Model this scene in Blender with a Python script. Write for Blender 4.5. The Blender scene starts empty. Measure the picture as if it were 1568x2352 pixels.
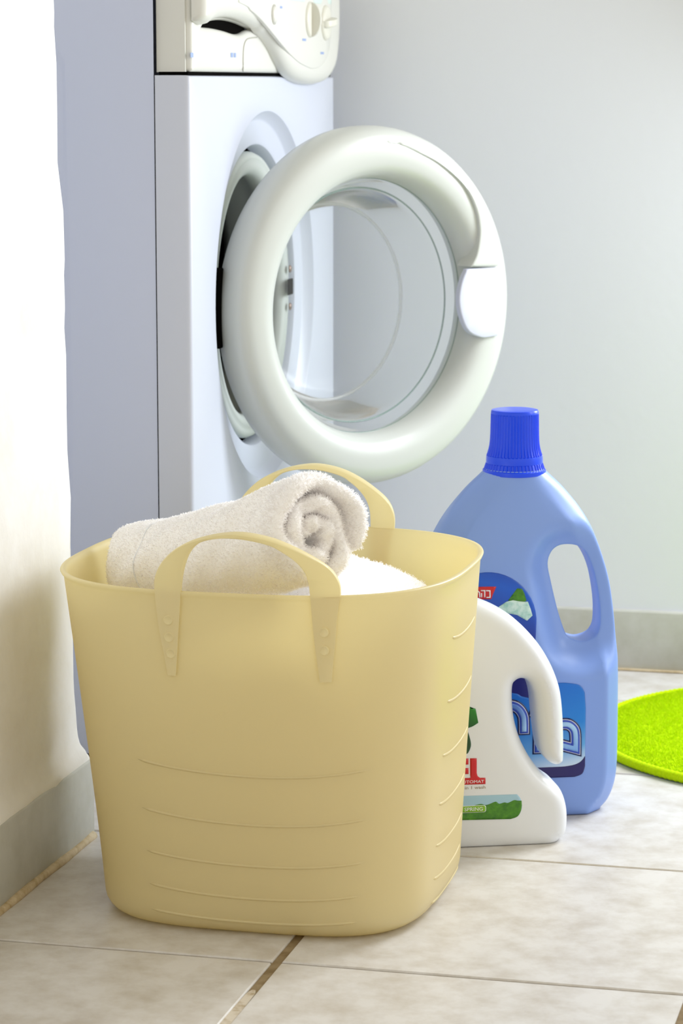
import bpy, bmesh, math, random
import numpy as np
from mathutils import Vector, Matrix
from mathutils.geometry import delaunay_2d_cdt

rng = np.random.default_rng(7)
random.seed(7)
SC = bpy.context.scene
COL = SC.collection
R = math.radians

# ------------------------------------------------------------------ camera
PITCH, YAW, FPX = R(8.992), R(13.96), 6200.0
cd = bpy.data.cameras.new('camera')
cd.sensor_fit = 'HORIZONTAL'; cd.sensor_width = 24.0
cd.lens = FPX / 1568 * 24.0
cd.clip_start = 0.05
cd.dof.use_dof = True; cd.dof.focus_distance = 2.42; cd.dof.aperture_fstop = 13
cam = bpy.data.objects.new('camera', cd); COL.objects.link(cam)
cam.location = (0, 0, 0.72)
cam.rotation_euler = (math.pi / 2 - PITCH, 0, YAW)
SC.camera = cam

# ------------------------------------------------------------------ world and lights
w = bpy.data.worlds.new('world'); SC.world = w; w.use_nodes = True
w.node_tree.nodes['Background'].inputs[0].default_value = (1.0, 0.95, 0.84, 1)
w.node_tree.nodes['Background'].inputs[1].default_value = 0.95

def area(name, loc, target, sx, sy, power, col):
    l = bpy.data.lights.new(name, 'AREA'); l.shape = 'RECTANGLE'; l.size = sx; l.size_y = sy
    l.energy = power; l.color = col
    o = bpy.data.objects.new(name, l); COL.objects.link(o); o.location = loc
    o.rotation_euler = (Vector(target) - Vector(loc)).to_track_quat('-Z', 'Y').to_euler()
    return o
area('assumed_key_light', (0.05, 3.14, 0.80), (-0.35, 2.0, 0.2), 0.36, 0.66, 13.5, (0.90, 0.95, 1.0))  # soft key light from back right, assumed from the shadows; no window is built
area('right_fill_light', (2.0, 3.03, 1.4), (-0.6, 2.4, 0.3), 0.4, 1.2, 9.5, (0.90, 0.95, 1.0))  # added fill from the right; brightens washer front, door and basket side

SC.cycles.max_bounces = 20; SC.cycles.diffuse_bounces = 14; SC.cycles.transparent_max_bounces = 16
SC.view_settings.view_transform = 'Standard'
SC.view_settings.look = 'None'
SC.view_settings.gamma = 1
SC.view_settings.use_curve_mapping = False
SC.view_settings.exposure = 0.16

# ------------------------------------------------------------------ materials
def lin(c):
    return tuple(((v / 255) / 12.92 if v / 255 <= 0.04045 else ((v / 255 + 0.055) / 1.055) ** 2.4) for v in c)

def mat(name, rgb, rough=0.5, metal=0.0, noise=None, bump=None, translucent=0.0, tcol=None, coat=0.0, spec=0.5, sss=0.0):
    """rgb in sRGB 0-255; noise=(scale, rgb2, lo, hi); bump=(scale, strength, distance)"""
    m = bpy.data.materials.new(name); m.use_nodes = True
    nt = m.node_tree; N = nt.nodes; L = nt.links
    b = N['Principled BSDF']
    b.inputs['Base Color'].default_value = (*lin(rgb), 1)
    b.inputs['Roughness'].default_value = rough
    b.inputs['Metallic'].default_value = metal
    b.inputs['Specular IOR Level'].default_value = spec
    b.inputs['Coat Weight'].default_value = coat
    b.inputs['Coat Roughness'].default_value = max(0.08, rough * 0.85)
    if sss:
        b.inputs['Subsurface Weight'].default_value = sss
        b.inputs['Subsurface Radius'].default_value = (0.02, 0.014, 0.006)
        b.inputs['Subsurface Scale'].default_value = 1.0
    tc = N.new('ShaderNodeTexCoord')
    if noise:
        t = N.new('ShaderNodeTexNoise'); t.inputs['Scale'].default_value = noise[0]
        t.inputs['Detail'].default_value = 6; t.inputs['Roughness'].default_value = 0.65
        L.new(tc.outputs['Object'], t.inputs['Vector'])
        r = N.new('ShaderNodeValToRGB')
        r.color_ramp.elements[0].position = noise[2]; r.color_ramp.elements[0].color = (*lin(rgb), 1)
        r.color_ramp.elements[1].position = noise[3]; r.color_ramp.elements[1].color = (*lin(noise[1]), 1)
        L.new(t.outputs['Fac'], r.inputs['Fac']); L.new(r.outputs['Color'], b.inputs['Base Color'])
    if bump:
        t2 = N.new('ShaderNodeTexNoise'); t2.inputs['Scale'].default_value = bump[0]
        t2.inputs['Detail'].default_value = 5
        L.new(tc.outputs['Object'], t2.inputs['Vector'])
        bp = N.new('ShaderNodeBump'); bp.inputs['Strength'].default_value = bump[1]
        bp.inputs['Distance'].default_value = bump[2]
        L.new(t2.outputs['Fac'], bp.inputs['Height']); L.new(bp.outputs['Normal'], b.inputs['Normal'])
    if translucent:
        out = N['Material Output']
        tr = N.new('ShaderNodeBsdfTranslucent'); tr.inputs['Color'].default_value = (*lin(tcol or rgb), 1)
        mx = N.new('ShaderNodeMixShader'); mx.inputs['Fac'].default_value = translucent
        L.new(b.outputs[0], mx.inputs[1]); L.new(tr.outputs[0], mx.inputs[2]); L.new(mx.outputs[0], out.inputs['Surface'])
    return m

def glass_mat(name):
    m = bpy.data.materials.new(name); m.use_nodes = True
    nt = m.node_tree; N = nt.nodes; L = nt.links
    N.remove(N['Principled BSDF'])
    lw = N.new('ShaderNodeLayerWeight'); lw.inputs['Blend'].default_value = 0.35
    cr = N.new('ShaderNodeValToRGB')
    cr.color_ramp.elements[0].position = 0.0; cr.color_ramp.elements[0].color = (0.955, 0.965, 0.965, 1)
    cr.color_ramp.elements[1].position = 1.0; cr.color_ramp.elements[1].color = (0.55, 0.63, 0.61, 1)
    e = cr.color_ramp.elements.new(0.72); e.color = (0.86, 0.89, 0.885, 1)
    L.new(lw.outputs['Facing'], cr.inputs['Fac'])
    tr = N.new('ShaderNodeBsdfTransparent'); L.new(cr.outputs['Color'], tr.inputs['Color'])
    gl = N.new('ShaderNodeBsdfGlossy'); gl.inputs['Roughness'].default_value = 0.16
    fr = N.new('ShaderNodeFresnel'); fr.inputs['IOR'].default_value = 1.16
    mx = N.new('ShaderNodeMixShader')
    L.new(fr.outputs[0], mx.inputs['Fac']); L.new(tr.outputs[0], mx.inputs[1]); L.new(gl.outputs[0], mx.inputs[2])
    df_ = N.new('ShaderNodeBsdfDiffuse'); df_.inputs['Color'].default_value = (0.85, 0.88, 0.88, 1)
    m2 = N.new('ShaderNodeMixShader'); m2.inputs[0].default_value = 0.07
    L.new(mx.outputs[0], m2.inputs[1]); L.new(df_.outputs[0], m2.inputs[2])
    L.new(m2.outputs[0], N['Material Output'].inputs['Surface'])
    return m

def ramp_mat(name, axis, p0, p1, stops, rough=0.35, wave=0.0):
    """printed gradient along an object axis between p0 and p1"""
    m = bpy.data.materials.new(name); m.use_nodes = True
    nt = m.node_tree; N = nt.nodes; L = nt.links; b = N['Principled BSDF']
    b.inputs['Roughness'].default_value = rough
    tc = N.new('ShaderNodeTexCoord'); dp = N.new('ShaderNodeVectorMath'); dp.operation = 'DOT_PRODUCT'
    dp.inputs[1].default_value = axis
    L.new(tc.outputs['Object'], dp.inputs[0])
    mr = N.new('ShaderNodeMapRange'); mr.inputs[1].default_value = p0; mr.inputs[2].default_value = p1
    src = dp.outputs['Value']
    if wave:
        ns = N.new('ShaderNodeTexNoise'); ns.inputs['Scale'].default_value = 60
        ns.inputs['Detail'].default_value = 4
        L.new(tc.outputs['Object'], ns.inputs['Vector'])
        ma = N.new('ShaderNodeMath'); ma.operation = 'MULTIPLY_ADD'; ma.inputs[1].default_value = wave
        L.new(ns.outputs['Fac'], ma.inputs[0]); L.new(src, ma.inputs[2]); src = ma.outputs[0]
    L.new(src, mr.inputs[0])
    r = N.new('ShaderNodeValToRGB'); els = r.color_ramp.elements
    els[0].position = stops[0][0]; els[0].color = (*lin(stops[0][1]), 1)
    els[1].position = stops[-1][0]; els[1].color = (*lin(stops[-1][1]), 1)
    for p, c in stops[1:-1]:
        q = els.new(p); q.color = (*lin(c), 1)
    L.new(mr.outputs[0], r.inputs['Fac']); L.new(r.outputs['Color'], b.inputs['Base Color'])
    return m

M = {}
M['wall'] = mat('wall_paint', (228, 232, 240), 0.75, bump=(90, 0.12, 0.002))
M['shading_ceiling'] = mat('shading_ceiling_paint', (226, 218, 202), 0.85, bump=(60, 0.1, 0.002))
M['plaster'] = mat('rough_plaster', (236, 236, 236), 0.85, noise=(9, (226, 224, 219), 0.45, 0.75), bump=(26, 0.45, 0.004))
M['tilebase'] = mat('baseboard_tile', (198, 199, 193), 0.5, noise=(14, (178, 178, 166), 0.4, 0.75), bump=(40, 0.1, 0.002))
M['caulk'] = mat('baseboard_caulk', (206, 190, 160), 0.8, noise=(70, (172, 150, 110), 0.4, 0.7), bump=(200, 0.3, 0.001))
M['grout'] = mat('grout', (150, 132, 100), 0.9, noise=(45, (120, 100, 66), 0.4, 0.65), bump=(220, 0.5, 0.001))
M['grout_light'] = mat('grout_pale', (205, 195, 178), 0.9, noise=(60, (160, 140, 105), 0.5, 0.7), bump=(220, 0.5, 0.001))
M['tile'] = mat('floor_tile', (213, 211, 209), 0.42, noise=(24, (192, 186, 178), 0.40, 0.66), bump=(160, 0.08, 0.0008))
M['white_paint'] = mat('appliance_paint', (200, 205, 220), 0.35, coat=0.1)
M['cab_paint_shaded'] = mat('appliance_paint_shaded', (199, 206, 228), 0.45)  # front paint made bluer; the cabinet's cool shade is in the colour
M['ivory'] = mat('ivory_plastic', (214, 214, 208), 0.3)
M['door_plastic'] = mat('door_plastic', (198, 202, 198), 0.28, coat=0.1)
M['lav'] = mat('handle_plastic', (200, 204, 222), 0.35)
M['dark'] = mat('dark_void', (10, 9, 8), 1.0, spec=0.02)  # near black; also puts shade into slots, gaps and recesses
M['drum'] = mat('drum_shade_black', (15, 15, 16), 0.5, metal=0.0, spec=0.3)  # steel drum coloured near black; the inner shade is in the colour
M['gasket'] = mat('rubber_gasket', (188, 194, 190), 0.5)
M['steel'] = mat('screw_steel', (150, 130, 120), 0.35, metal=0.8)
M['ink'] = mat('panel_ink', (140, 160, 205), 0.5)
M['seam'] = mat('seam_shadow_grey', (176, 174, 164), 0.6)
M['strip'] = mat('panel_strip', (205, 222, 218), 0.35)
M['knobside'] = mat('knob_plastic', (218, 217, 206), 0.35)
M['glass'] = glass_mat('door_glass')
def tinted(name, rgb, op):
    m = bpy.data.materials.new(name); m.use_nodes = True
    nt = m.node_tree; N = nt.nodes; b = N['Principled BSDF']; b.inputs['Base Color'].default_value = (*lin(rgb), 1); b.inputs['Roughness'].default_value = 0.15
    tr = N.new('ShaderNodeBsdfTransparent'); mx = N.new('ShaderNodeMixShader'); mx.inputs[0].default_value = op
    nt.links.new(tr.outputs[0], mx.inputs[1]); nt.links.new(b.outputs[0], mx.inputs[2]); nt.links.new(mx.outputs[0], N['Material Output'].inputs['Surface'])
    return m
M['glass_edge'] = tinted('green_glass_edge', (128, 158, 148), 0.5)
M['glass_pale'] = tinted('pale_glass_edge', (225, 230, 232), 0.35)
M['cream'] = mat('cream_plastic', (234, 224, 182), 0.40, coat=0.5, spec=0.6, translucent=0.47, tcol=(252, 243, 203), bump=(300, 0.04, 0.0006))
M['cream_handle'] = mat('cream_handle_plastic', (239, 230, 187), 0.40, translucent=0.38, tcol=(252, 243, 203))
M['terry'] = mat('white_terry', (249, 248, 248), 0.95, bump=(500, 0.12, 0.001), spec=0.1)
def pile_mat(name, rgb, rgb2):
    """thin yarn that lets light through, varied from tuft to tuft"""
    m = bpy.data.materials.new(name); m.use_nodes = True
    nt = m.node_tree; N = nt.nodes; L = nt.links; N.remove(N['Principled BSDF'])
    d = N.new('ShaderNodeBsdfDiffuse')
    tr = N.new('ShaderNodeBsdfTranslucent')
    g = N.new('ShaderNodeNewGeometry'); mc = N.new('ShaderNodeMix'); mc.data_type = 'RGBA'
    mc.inputs[6].default_value = (*lin(rgb), 1); mc.inputs[7].default_value = (*lin(rgb2), 1)
    L.new(g.outputs['Random Per Island'], mc.inputs[0])
    L.new(mc.outputs[2], d.inputs['Color']); L.new(mc.outputs[2], tr.inputs['Color'])
    mx = N.new('ShaderNodeMixShader'); mx.inputs[0].default_value = 0.65
    L.new(d.outputs[0], mx.inputs[1]); L.new(tr.outputs[0], mx.inputs[2]); L.new(mx.outputs[0], N['Material Output'].inputs['Surface'])
    return m
M['terry_pile'] = pile_mat('white_terry_pile', (252, 251, 251), (246, 244, 243))
M['blue_body'] = mat('blue_plastic', (124, 155, 222), 0.36, bump=(320, 0.03, 0.0005))
M['blue_cap'] = mat('blue_cap_plastic', (8, 70, 240), 0.3)
M['white_body'] = mat('white_plastic', (224, 228, 234), 0.3)
M['green_cap'] = mat('green_cap_plastic', (40, 140, 60), 0.35)
M['navy'] = mat('print_navy', (22, 12, 92), 0.35)
M['navy2'] = mat('print_dark_navy', (14, 22, 84), 0.35)
M['dkblue'] = ramp_mat('print_deep_blue', (0.3, 1, 0), 0.14, 0.25, [(0, (8, 14, 110)), (0.35, (10, 40, 140)), (0.8, (8, 86, 196)), (1, (10, 60, 165))])
M['sky_label'] = ramp_mat('print_sky_blue', (-0.15, 1, 0), 0.035, 0.13, [(0, (214, 226, 238)), (0.12, (190, 212, 236)), (0.3, (90, 160, 220)), (0.55, (20, 124, 208)), (1, (0, 104, 200))])
M['letter'] = ramp_mat('print_letter_blue', (0, 1, 0), 0.065, 0.12, [(0, (110, 160, 224)), (0.5, (165, 205, 240)), (1, (60, 110, 200))])
M['midblue'] = mat('print_mid_blue', (42, 72, 178), 0.35)
M['pale'] = mat('print_white', (236, 240, 246), 0.35)
M['red'] = mat('print_red', (196, 18, 22), 0.35)
M['green_print'] = ramp_mat('print_leaf_green', (0.5, 1, 0), 0.1, 0.14, [(0, (12, 80, 10)), (0.5, (30, 130, 14)), (1, (120, 190, 30))])
M['dkgreen'] = mat('print_dark_green', (12, 66, 14), 0.35)
M['brown'] = mat('print_brown', (150, 128, 100), 0.4)
M['photo_sky'] = mat('print_photo_sky', (158, 196, 216), 0.35)
M['meadow'] = mat('print_meadow', (74, 140, 14), 0.4, noise=(160, (40, 100, 8), 0.35, 0.7))
M['pill'] = mat('print_pill_green', (126, 178, 24), 0.35)
M['ice'] = mat('print_ice', (206, 230, 224), 0.4, noise=(150, (150, 200, 190), 0.4, 0.65))
M['mat_green'] = mat('lime_yarn', (186, 220, 2), 0.95, bump=(600, 0.6, 0.001), spec=0.1, noise=(400, (202, 234, 20), 0.45, 0.7))
M['mat_pile'] = pile_mat('lime_pile', (198, 226, 0), (220, 238, 40))

# ------------------------------------------------------------------ object helpers
def tag(o, label=None, cat=None, group=None, kind=None):
    if label: o['label'] = label
    if cat: o['category'] = cat
    if group: o['group'] = group
    if kind: o['kind'] = kind
    return o

def empty(name, loc, label, cat):
    o = bpy.data.objects.new(name, None); COL.objects.link(o); o.location = loc
    o.empty_display_size = 0.05
    bpy.context.view_layer.update()
    return tag(o, label, cat)

def link(name, me, m, parent=None, smooth=True, world=None):
    o = bpy.data.objects.new(name, me); COL.objects.link(o)
    if m is not None and not me.materials: me.materials.append(m)
    if smooth: me.shade_smooth()
    if world is not None: o.matrix_basis = world
    if parent is not None:
        o.parent = parent
        pm = parent.matrix_world if parent.parent is None else parent.parent.matrix_basis @ parent.matrix_parent_inverse @ parent.matrix_basis
        o.matrix_parent_inverse = W(parent).inverted()
    return o

def W(o):
    """world matrix worked out by hand (no depsgraph needed)"""
    if o.parent is None: return o.matrix_basis.copy()
    return W(o.parent) @ o.matrix_parent_inverse @ o.matrix_basis

def mesh(name, v, f, m, parent=None, smooth=True, world=None, fix=False, auto=None):
    me = bpy.data.meshes.new(name)
    me.from_pydata([tuple(map(float, p)) for p in v], [], [tuple(int(i) for i in q) for q in f])
    if fix:
        bm = bmesh.new(); bm.from_mesh(me); bmesh.ops.remove_doubles(bm, verts=bm.verts, dist=1e-6)
        bmesh.ops.recalc_face_normals(bm, faces=bm.faces); bm.to_mesh(me); bm.free()
    o = link(name, me, m, parent, smooth, world)
    if auto is not None:
        me.set_sharp_from_angle(angle=R(auto))
    return o

def box(name, lo, hi, m, parent=None, bevel=0.0, seg=2):
    bm = bmesh.new(); bmesh.ops.create_cube(bm, size=1)
    lo, hi = Vector(lo), Vector(hi)
    for v in bm.verts:
        v.co = Vector((lo[i] + (v.co[i] + 0.5) * (hi[i] - lo[i]) for i in range(3)))
    if bevel: bmesh.ops.bevel(bm, geom=bm.edges[:], offset=bevel, segments=seg, profile=0.5, affect='EDGES')
    me = bpy.data.meshes.new(name); bm.to_mesh(me); bm.free()
    o = link(name, me, m, parent, smooth=bool(bevel))
    if bevel: me.set_sharp_from_angle(angle=R(50))
    return o

def frame(origin, ex, ey, ez):
    m = Matrix.Identity(4)
    for i, e in enumerate((ex, ey, ez)):
        for k in range(3): m[k][i] = e[k]
    for k in range(3): m[k][3] = origin[k]
    return m

def lathe_data(prof, segs=96, mod=None, close=False):
    """profile of (r, a) round the local Z axis"""
    v, f = [], []
    n = len(prof)
    for k in range(segs):
        t = 2 * math.pi * k / segs
        for i, (r, a) in enumerate(prof):
            rr = mod(r, a, k, i) if mod else r
            v.append((rr * math.cos(t), rr * math.sin(t), a))
    for k in range(segs):
        k2 = (k + 1) % segs
        for i in range(n if close else n - 1):
            j = (i + 1) % n
            f.append((k * n + i, k2 * n + i, k2 * n + j, k * n + j))
    return v, f

def lathe(name, prof, m, parent, world, segs=96, mod=None, close=False, auto=None):
    v, f = lathe_data(prof, segs, mod, close)
    me = bpy.data.meshes.new(name); me.from_pydata(v, [], f)
    bm = bmesh.new(); bm.from_mesh(me); bmesh.ops.remove_doubles(bm, verts=bm.verts, dist=1e-6)
    bmesh.ops.recalc_face_normals(bm, faces=bm.faces); bm.to_mesh(me); bm.free()
    o = link(name, me, m, parent, True, world)
    if auto: me.set_sharp_from_angle(angle=R(auto))
    return o

def resample(P, step, closed=True):
    P = np.asarray(P, float)
    Q = np.vstack([P, P[:1]]) if closed else P
    out = []
    for a, b in zip(Q[:-1], Q[1:]):
        n = max(1, int(round(np.linalg.norm(b - a) / step)))
        for i in range(n): out.append(a + (b - a) * i / n)
    if not closed: out.append(Q[-1])
    return np.array(out)

def smooth_curve(P, sub=8, closed=True):
    """Catmull-Rom through the points"""
    P = np.asarray(P, float); n = len(P); out = []
    rngi = range(n) if closed else range(n - 1)
    for i in rngi:
        if closed: p0, p1, p2, p3 = P[(i - 1) % n], P[i], P[(i + 1) % n], P[(i + 2) % n]
        else: p0, p1, p2, p3 = P[max(i - 1, 0)], P[i], P[i + 1], P[min(i + 2, n - 1)]
        for k in range(sub):
            t = k / sub
            out.append(0.5 * ((2 * p1) + (-p0 + p2) * t + (2 * p0 - 5 * p1 + 4 * p2 - p3) * t * t + (-p0 + 3 * p1 - 3 * p2 + p3) * t ** 3))
    if not closed: out.append(P[-1])
    return np.array(out)

def inside(pts, poly):
    x, y = pts[:, 0][:, None], pts[:, 1][:, None]
    a, b = poly, np.roll(poly, -1, 0)
    c = ((a[:, 1] > y) != (b[:, 1] > y))
    with np.errstate(divide='ignore', invalid='ignore'):
        xi = (b[:, 0] - a[:, 0]) * (y - a[:, 1]) / (b[:, 1] - a[:, 1]) + a[:, 0]
    return (c & (x < xi)).sum(1) % 2 == 1

def dist(pts, poly, mask=None):
    a, b = poly, np.roll(poly, -1, 0)
    if mask is not None: a, b = a[mask], b[mask]
    if len(a) == 0: return np.full(len(pts), 9.0)
    ab = b - a; L = (ab ** 2).sum(1) + 1e-18
    best = np.full(len(pts), 9.0)
    for s in range(0, len(pts), 2000):
        p = pts[s:s + 2000]
        t = np.clip(((p[:, None] - a[None]) * ab[None]).sum(2) / L, 0, 1)
        q = a[None] + t[..., None] * ab[None]
        best[s:s + 2000] = np.sqrt(((p[:, None] - q) ** 2).sum(2)).min(1)
    return best

def fill2d(outline, holes=(), step=0.004, rings=()):
    """triangulated fill of an outline with holes: points, triangles, count of boundary points"""
    loops = [np.asarray(outline, float)] + [np.asarray(h, float) for h in holes]
    B = np.vstack(loops); edges = []; o = 0
    for l in loops:
        n = len(l); edges += [(o + i, o + (i + 1) % n) for i in range(n)]; o += n
    extra = []
    def ok(p, dmin):
        m = inside(p, loops[0])
        for h in loops[1:]: m &= ~inside(p, h)
        for l in loops: m &= dist(p, l) > dmin
        return p[m]
    last = 0
    for rg in rings:
        for l in loops:
            t = np.roll(l, -1, 0) - np.roll(l, 1, 0); t /= (np.linalg.norm(t, axis=1)[:, None] + 1e-12)
            nrm = np.stack([-t[:, 1], t[:, 0]], 1)
            for sgn in (1, -1):
                c = l + nrm * sgn * rg
                extra.append(ok(c, rg * 0.93))
        last = rg
    lo, hi = loops[0].min(0), loops[0].max(0)
    gx, gy = np.meshgrid(np.arange(lo[0], hi[0], step), np.arange(lo[1], hi[1], step))
    g = np.stack([gx.ravel(), gy.ravel()], 1)
    if len(g): extra.append(ok(g, last + step * 0.45))
    A = np.vstack([B] + extra) if extra else B
    r = delaunay_2d_cdt([Vector(p) for p in A], edges, [], 0, 1e-7)
    V = np.array([(p.x, p.y) for p in r[0]])
    T = np.array([t for t in r[2] if len(t) == 3])
    c = V[T].mean(1)
    m = inside(c, loops[0])
    for h in loops[1:]: m &= ~inside(c, h)
    T = T[m]
    # consistent winding
    a = V[T]; cr = (a[:, 1, 0] - a[:, 0, 0]) * (a[:, 2, 1] - a[:, 0, 1]) - (a[:, 1, 1] - a[:, 0, 1]) * (a[:, 2, 0] - a[:, 0, 0])
    T[cr < 0] = T[cr < 0][:, ::-1]
    return V, T

def solid(name, V, T, front, back, m, parent, world, auto=None):
    """two skins over a planar triangulation joined along every open edge; local x,y = plane, z = thickness"""
    n = len(V)
    v = np.vstack([np.c_[V, front], np.c_[V, back]])
    cnt = {}
    for t in T:
        for i in range(3):
            e = (t[i], t[(i + 1) % 3]); cnt[e] = cnt.get(e, 0) + 1
    f = [tuple(t) for t in T] + [(t[2] + n, t[1] + n, t[0] + n) for t in T]
    for (a, b) in cnt:
        if (b, a) not in cnt: f.append((b, a, a + n, b + n))
    return mesh(name, v, f, m, parent, True, world, auto=auto)

def prof(d, r):
    return np.sqrt(np.clip(1 - (1 - np.clip(d / r, 0, 1)) ** 2, 0, 1))

def plate(name, outline, m, parent, world, top, bottom, edge=0.002, holes=(), step=0.006, rs=0.003):
    """flat plate with a rounded edge"""
    ol = resample(outline, rs); hs = [resample(h, rs) for h in holes]
    rings = (edge * 0.12, edge * 0.4, edge) if edge else ()
    V, T = fill2d(ol, hs, step, rings)
    d = dist(V, ol)
    for h in hs: d = np.minimum(d, dist(V, h))
    if edge: z = top - min(edge, abs(top - bottom)) * (1 - prof(d, edge))
    else: z = np.full(len(V), top)
    return solid(name, V, T, z, np.full(len(V), bottom), m, parent, world, auto=40)

def tube(pts, rad, k=8, closed=False, caps=True):
    pts = [Vector(p) for p in pts]; n = len(pts); v, f = [], []
    rads = rad if hasattr(rad, '__len__') else [rad] * n
    for i, p in enumerate(pts):
        a = pts[(i - 1) % n] if (closed or i) else p; b = pts[(i + 1) % n] if (closed or i < n - 1) else p
        t = (b - a).normalized(); u = t.cross(Vector((0, 0, 1)))
        if u.length < 1e-4: u = t.cross(Vector((0, 1, 0)))
        u.normalize(); w_ = u.cross(t)
        for j in range(k):
            q = 2 * math.pi * j / k; v.append(p + (u * math.cos(q) + w_ * math.sin(q)) * rads[i])
    for i in range(n if closed else n - 1):
        i2 = (i + 1) % n
        for j in range(k): f.append((i * k + j, i * k + (j + 1) % k, i2 * k + (j + 1) % k, i2 * k + j))
    if caps and not closed:
        f.append(tuple(range(k))[::-1]); f.append(tuple((n - 1) * k + j for j in range(k)))
    return v, f

def rounded_rect(x0, y0, x1, y1, r, n=6):
    out = []
    for cx, cy, a0 in ((x1 - r, y1 - r, 0), (x0 + r, y1 - r, 90), (x0 + r, y0 + r, 180), (x1 - r, y0 + r, 270)):
        for i in range(n + 1):
            a = R(a0 + 90 * i / n); out.append((cx + r * math.cos(a), cy + r * math.sin(a)))
    return np.array(out)

def glyphs(text, size, spacing=1.0):
    c = bpy.data.curves.new('lettering', 'FONT'); c.body = text; c.size = size; c.space_character = spacing
    c.resolution_u = 3
    o = bpy.data.objects.new('lettering', c); COL.objects.link(o)
    dg = bpy.context.evaluated_depsgraph_get(); e = o.evaluated_get(dg); me = e.to_mesh()
    V = np.array([v.co[:2] for v in me.vertices]); F = [tuple(p.vertices) for p in me.polygons]
    e.to_mesh_clear(); bpy.data.objects.remove(o); bpy.data.curves.remove(c)
    return V, F

def stroke(P, wd, flat=True):
    """polyline to a band polygon with mitred corners"""
    P = np.asarray(P, float); L, Rr = [], []
    for i in range(len(P)):
        a = P[i] - P[i - 1] if i else P[1] - P[0]
        b = P[i + 1] - P[i] if i < len(P) - 1 else a
        a, b = a / np.linalg.norm(a), b / np.linalg.norm(b)
        t = a + b; t /= np.linalg.norm(t); n = np.array([-t[1], t[0]])
        k = 1 / max(0.5, np.dot(n, np.array([-a[1], a[0]])))
        L.append(P[i] + n * wd / 2 * k); Rr.append(P[i] - n * wd / 2 * k)
    L[0] -= (P[1] - P[0]) / np.linalg.norm(P[1] - P[0]) * 0; 
    return np.array(L + Rr[::-1])

def blades(P, Nn, length, width, lean, seed, name, m, parent):
    """short yarn tufts standing on points P with normals Nn; one mesh"""
    r = np.random.default_rng(seed); n = len(P)
    d = Nn + r.normal(0, lean, (n, 3)); d /= np.linalg.norm(d, axis=1)[:, None]
    d2 = d + r.normal(0, lean * 1.2, (n, 3)); d2 /= np.linalg.norm(d2, axis=1)[:, None]
    l = length * r.uniform(0.6, 1.25, n)[:, None]
    wv = np.cross(d, r.normal(0, 1, (n, 3))); wv /= (np.linalg.norm(wv, axis=1)[:, None] + 1e-9); wv *= width / 2
    mid = P + d * l * 0.55; tip = mid + d2 * l * 0.45
    v = np.stack([P - wv, P + wv, mid + wv, mid - wv, tip + wv * 0.5, tip - wv * 0.5], 1).reshape(-1, 3)
    i = np.arange(n)[:, None] * 6
    f = np.concatenate([i + np.array([0, 1, 2, 3]), i + np.array([3, 2, 4, 5])], 0)
    me = bpy.data.meshes.new(name)
    me.vertices.add(len(v)); me.vertices.foreach_set('co', v.astype(np.float32).ravel())
    me.loops.add(f.size); me.loops.foreach_set('vertex_index', f.astype(np.int32).ravel())
    me.polygons.add(len(f)); me.polygons.foreach_set('loop_start', np.arange(0, f.size, 4, dtype=np.int32))
    me.update(calc_edges=True)
    me.shade_smooth()
    o = link(name, me, m, parent, False)
    o['kind'] = 'stuff'
    return o

def sample(v, f, n, seed, weight=None):
    """n random points with normals on quads (given as arrays)"""
    r = np.random.default_rng(seed); v = np.asarray(v, float); f = np.asarray(f)
    a, b, c, d = (v[f[:, i]] for i in range(4))
    nr = np.cross(c - a, d - b); ar = np.linalg.norm(nr, axis=1) / 2; nr /= (2 * ar[:, None] + 1e-15)
    wgt = ar if weight is None else ar * weight
    k = r.choice(len(f), n, p=wgt / wgt.sum()); s, t = r.random((n, 1)), r.random((n, 1))
    P = a[k] * (1 - s) * (1 - t) + b[k] * s * (1 - t) + c[k] * s * t + d[k] * (1 - s) * t
    return P, nr[k]

# ================================================================== SETTING
XW, YB = -0.845, 3.278        # left baseboard face, back baseboard face
# floor: grout bed and single tiles
fl = box('floor', (-1.75, -0.75, -0.06), (1.9, 3.42, -0.0022), M['grout'])
tag(fl, kind='structure')
TX, TY, P_ = -0.573, 2.081, 0.3435
tile_me = {}
def tile_mesh(w_, h_):
    key = (round(w_, 4), round(h_, 4))
    if key not in tile_me:
        bm = bmesh.new(); bmesh.ops.create_cube(bm, size=1)
        for v in bm.verts: v.co = Vector((v.co.x * w_, v.co.y * h_, -0.008 if v.co.z < 0 else 0))
        bmesh.ops.bevel(bm, geom=[e for e in bm.edges if all(v.co.z > -0.001 for v in e.verts)], offset=0.0011, segments=1, affect='EDGES')
        me = bpy.data.meshes.new('tile'); bm.to_mesh(me); bm.free(); me.materials.append(M['tile'])
        tile_me[key] = me
    return tile_me[key]
gx, gy = 0.0085, 0.0042
for ix in range(-4, 7):
    for iy in range(-8, 4):
        x0, x1 = TX + ix * P_ + gx / 2, TX + (ix + 1) * P_ - gx / 2
        y0, y1 = TY + iy * P_ + gy / 2, TY + (iy + 1) * P_ - gy / 2
        x0, x1, y0, y1 = max(x0, -1.7), min(x1, 1.85), max(y0, -0.7), min(y1, 3.30)
        if x1 - x0 < 0.03 or y1 - y0 < 0.02: continue
        o = bpy.data.objects.new('tile', tile_mesh(x1 - x0, y1 - y0)); COL.objects.link(o)
        o.location = ((x0 + x1) / 2, (y0 + y1) / 2, -0.0003 * random.random()); o.parent = fl
        o.matrix_parent_inverse = fl.matrix_basis.inverted()
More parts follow.
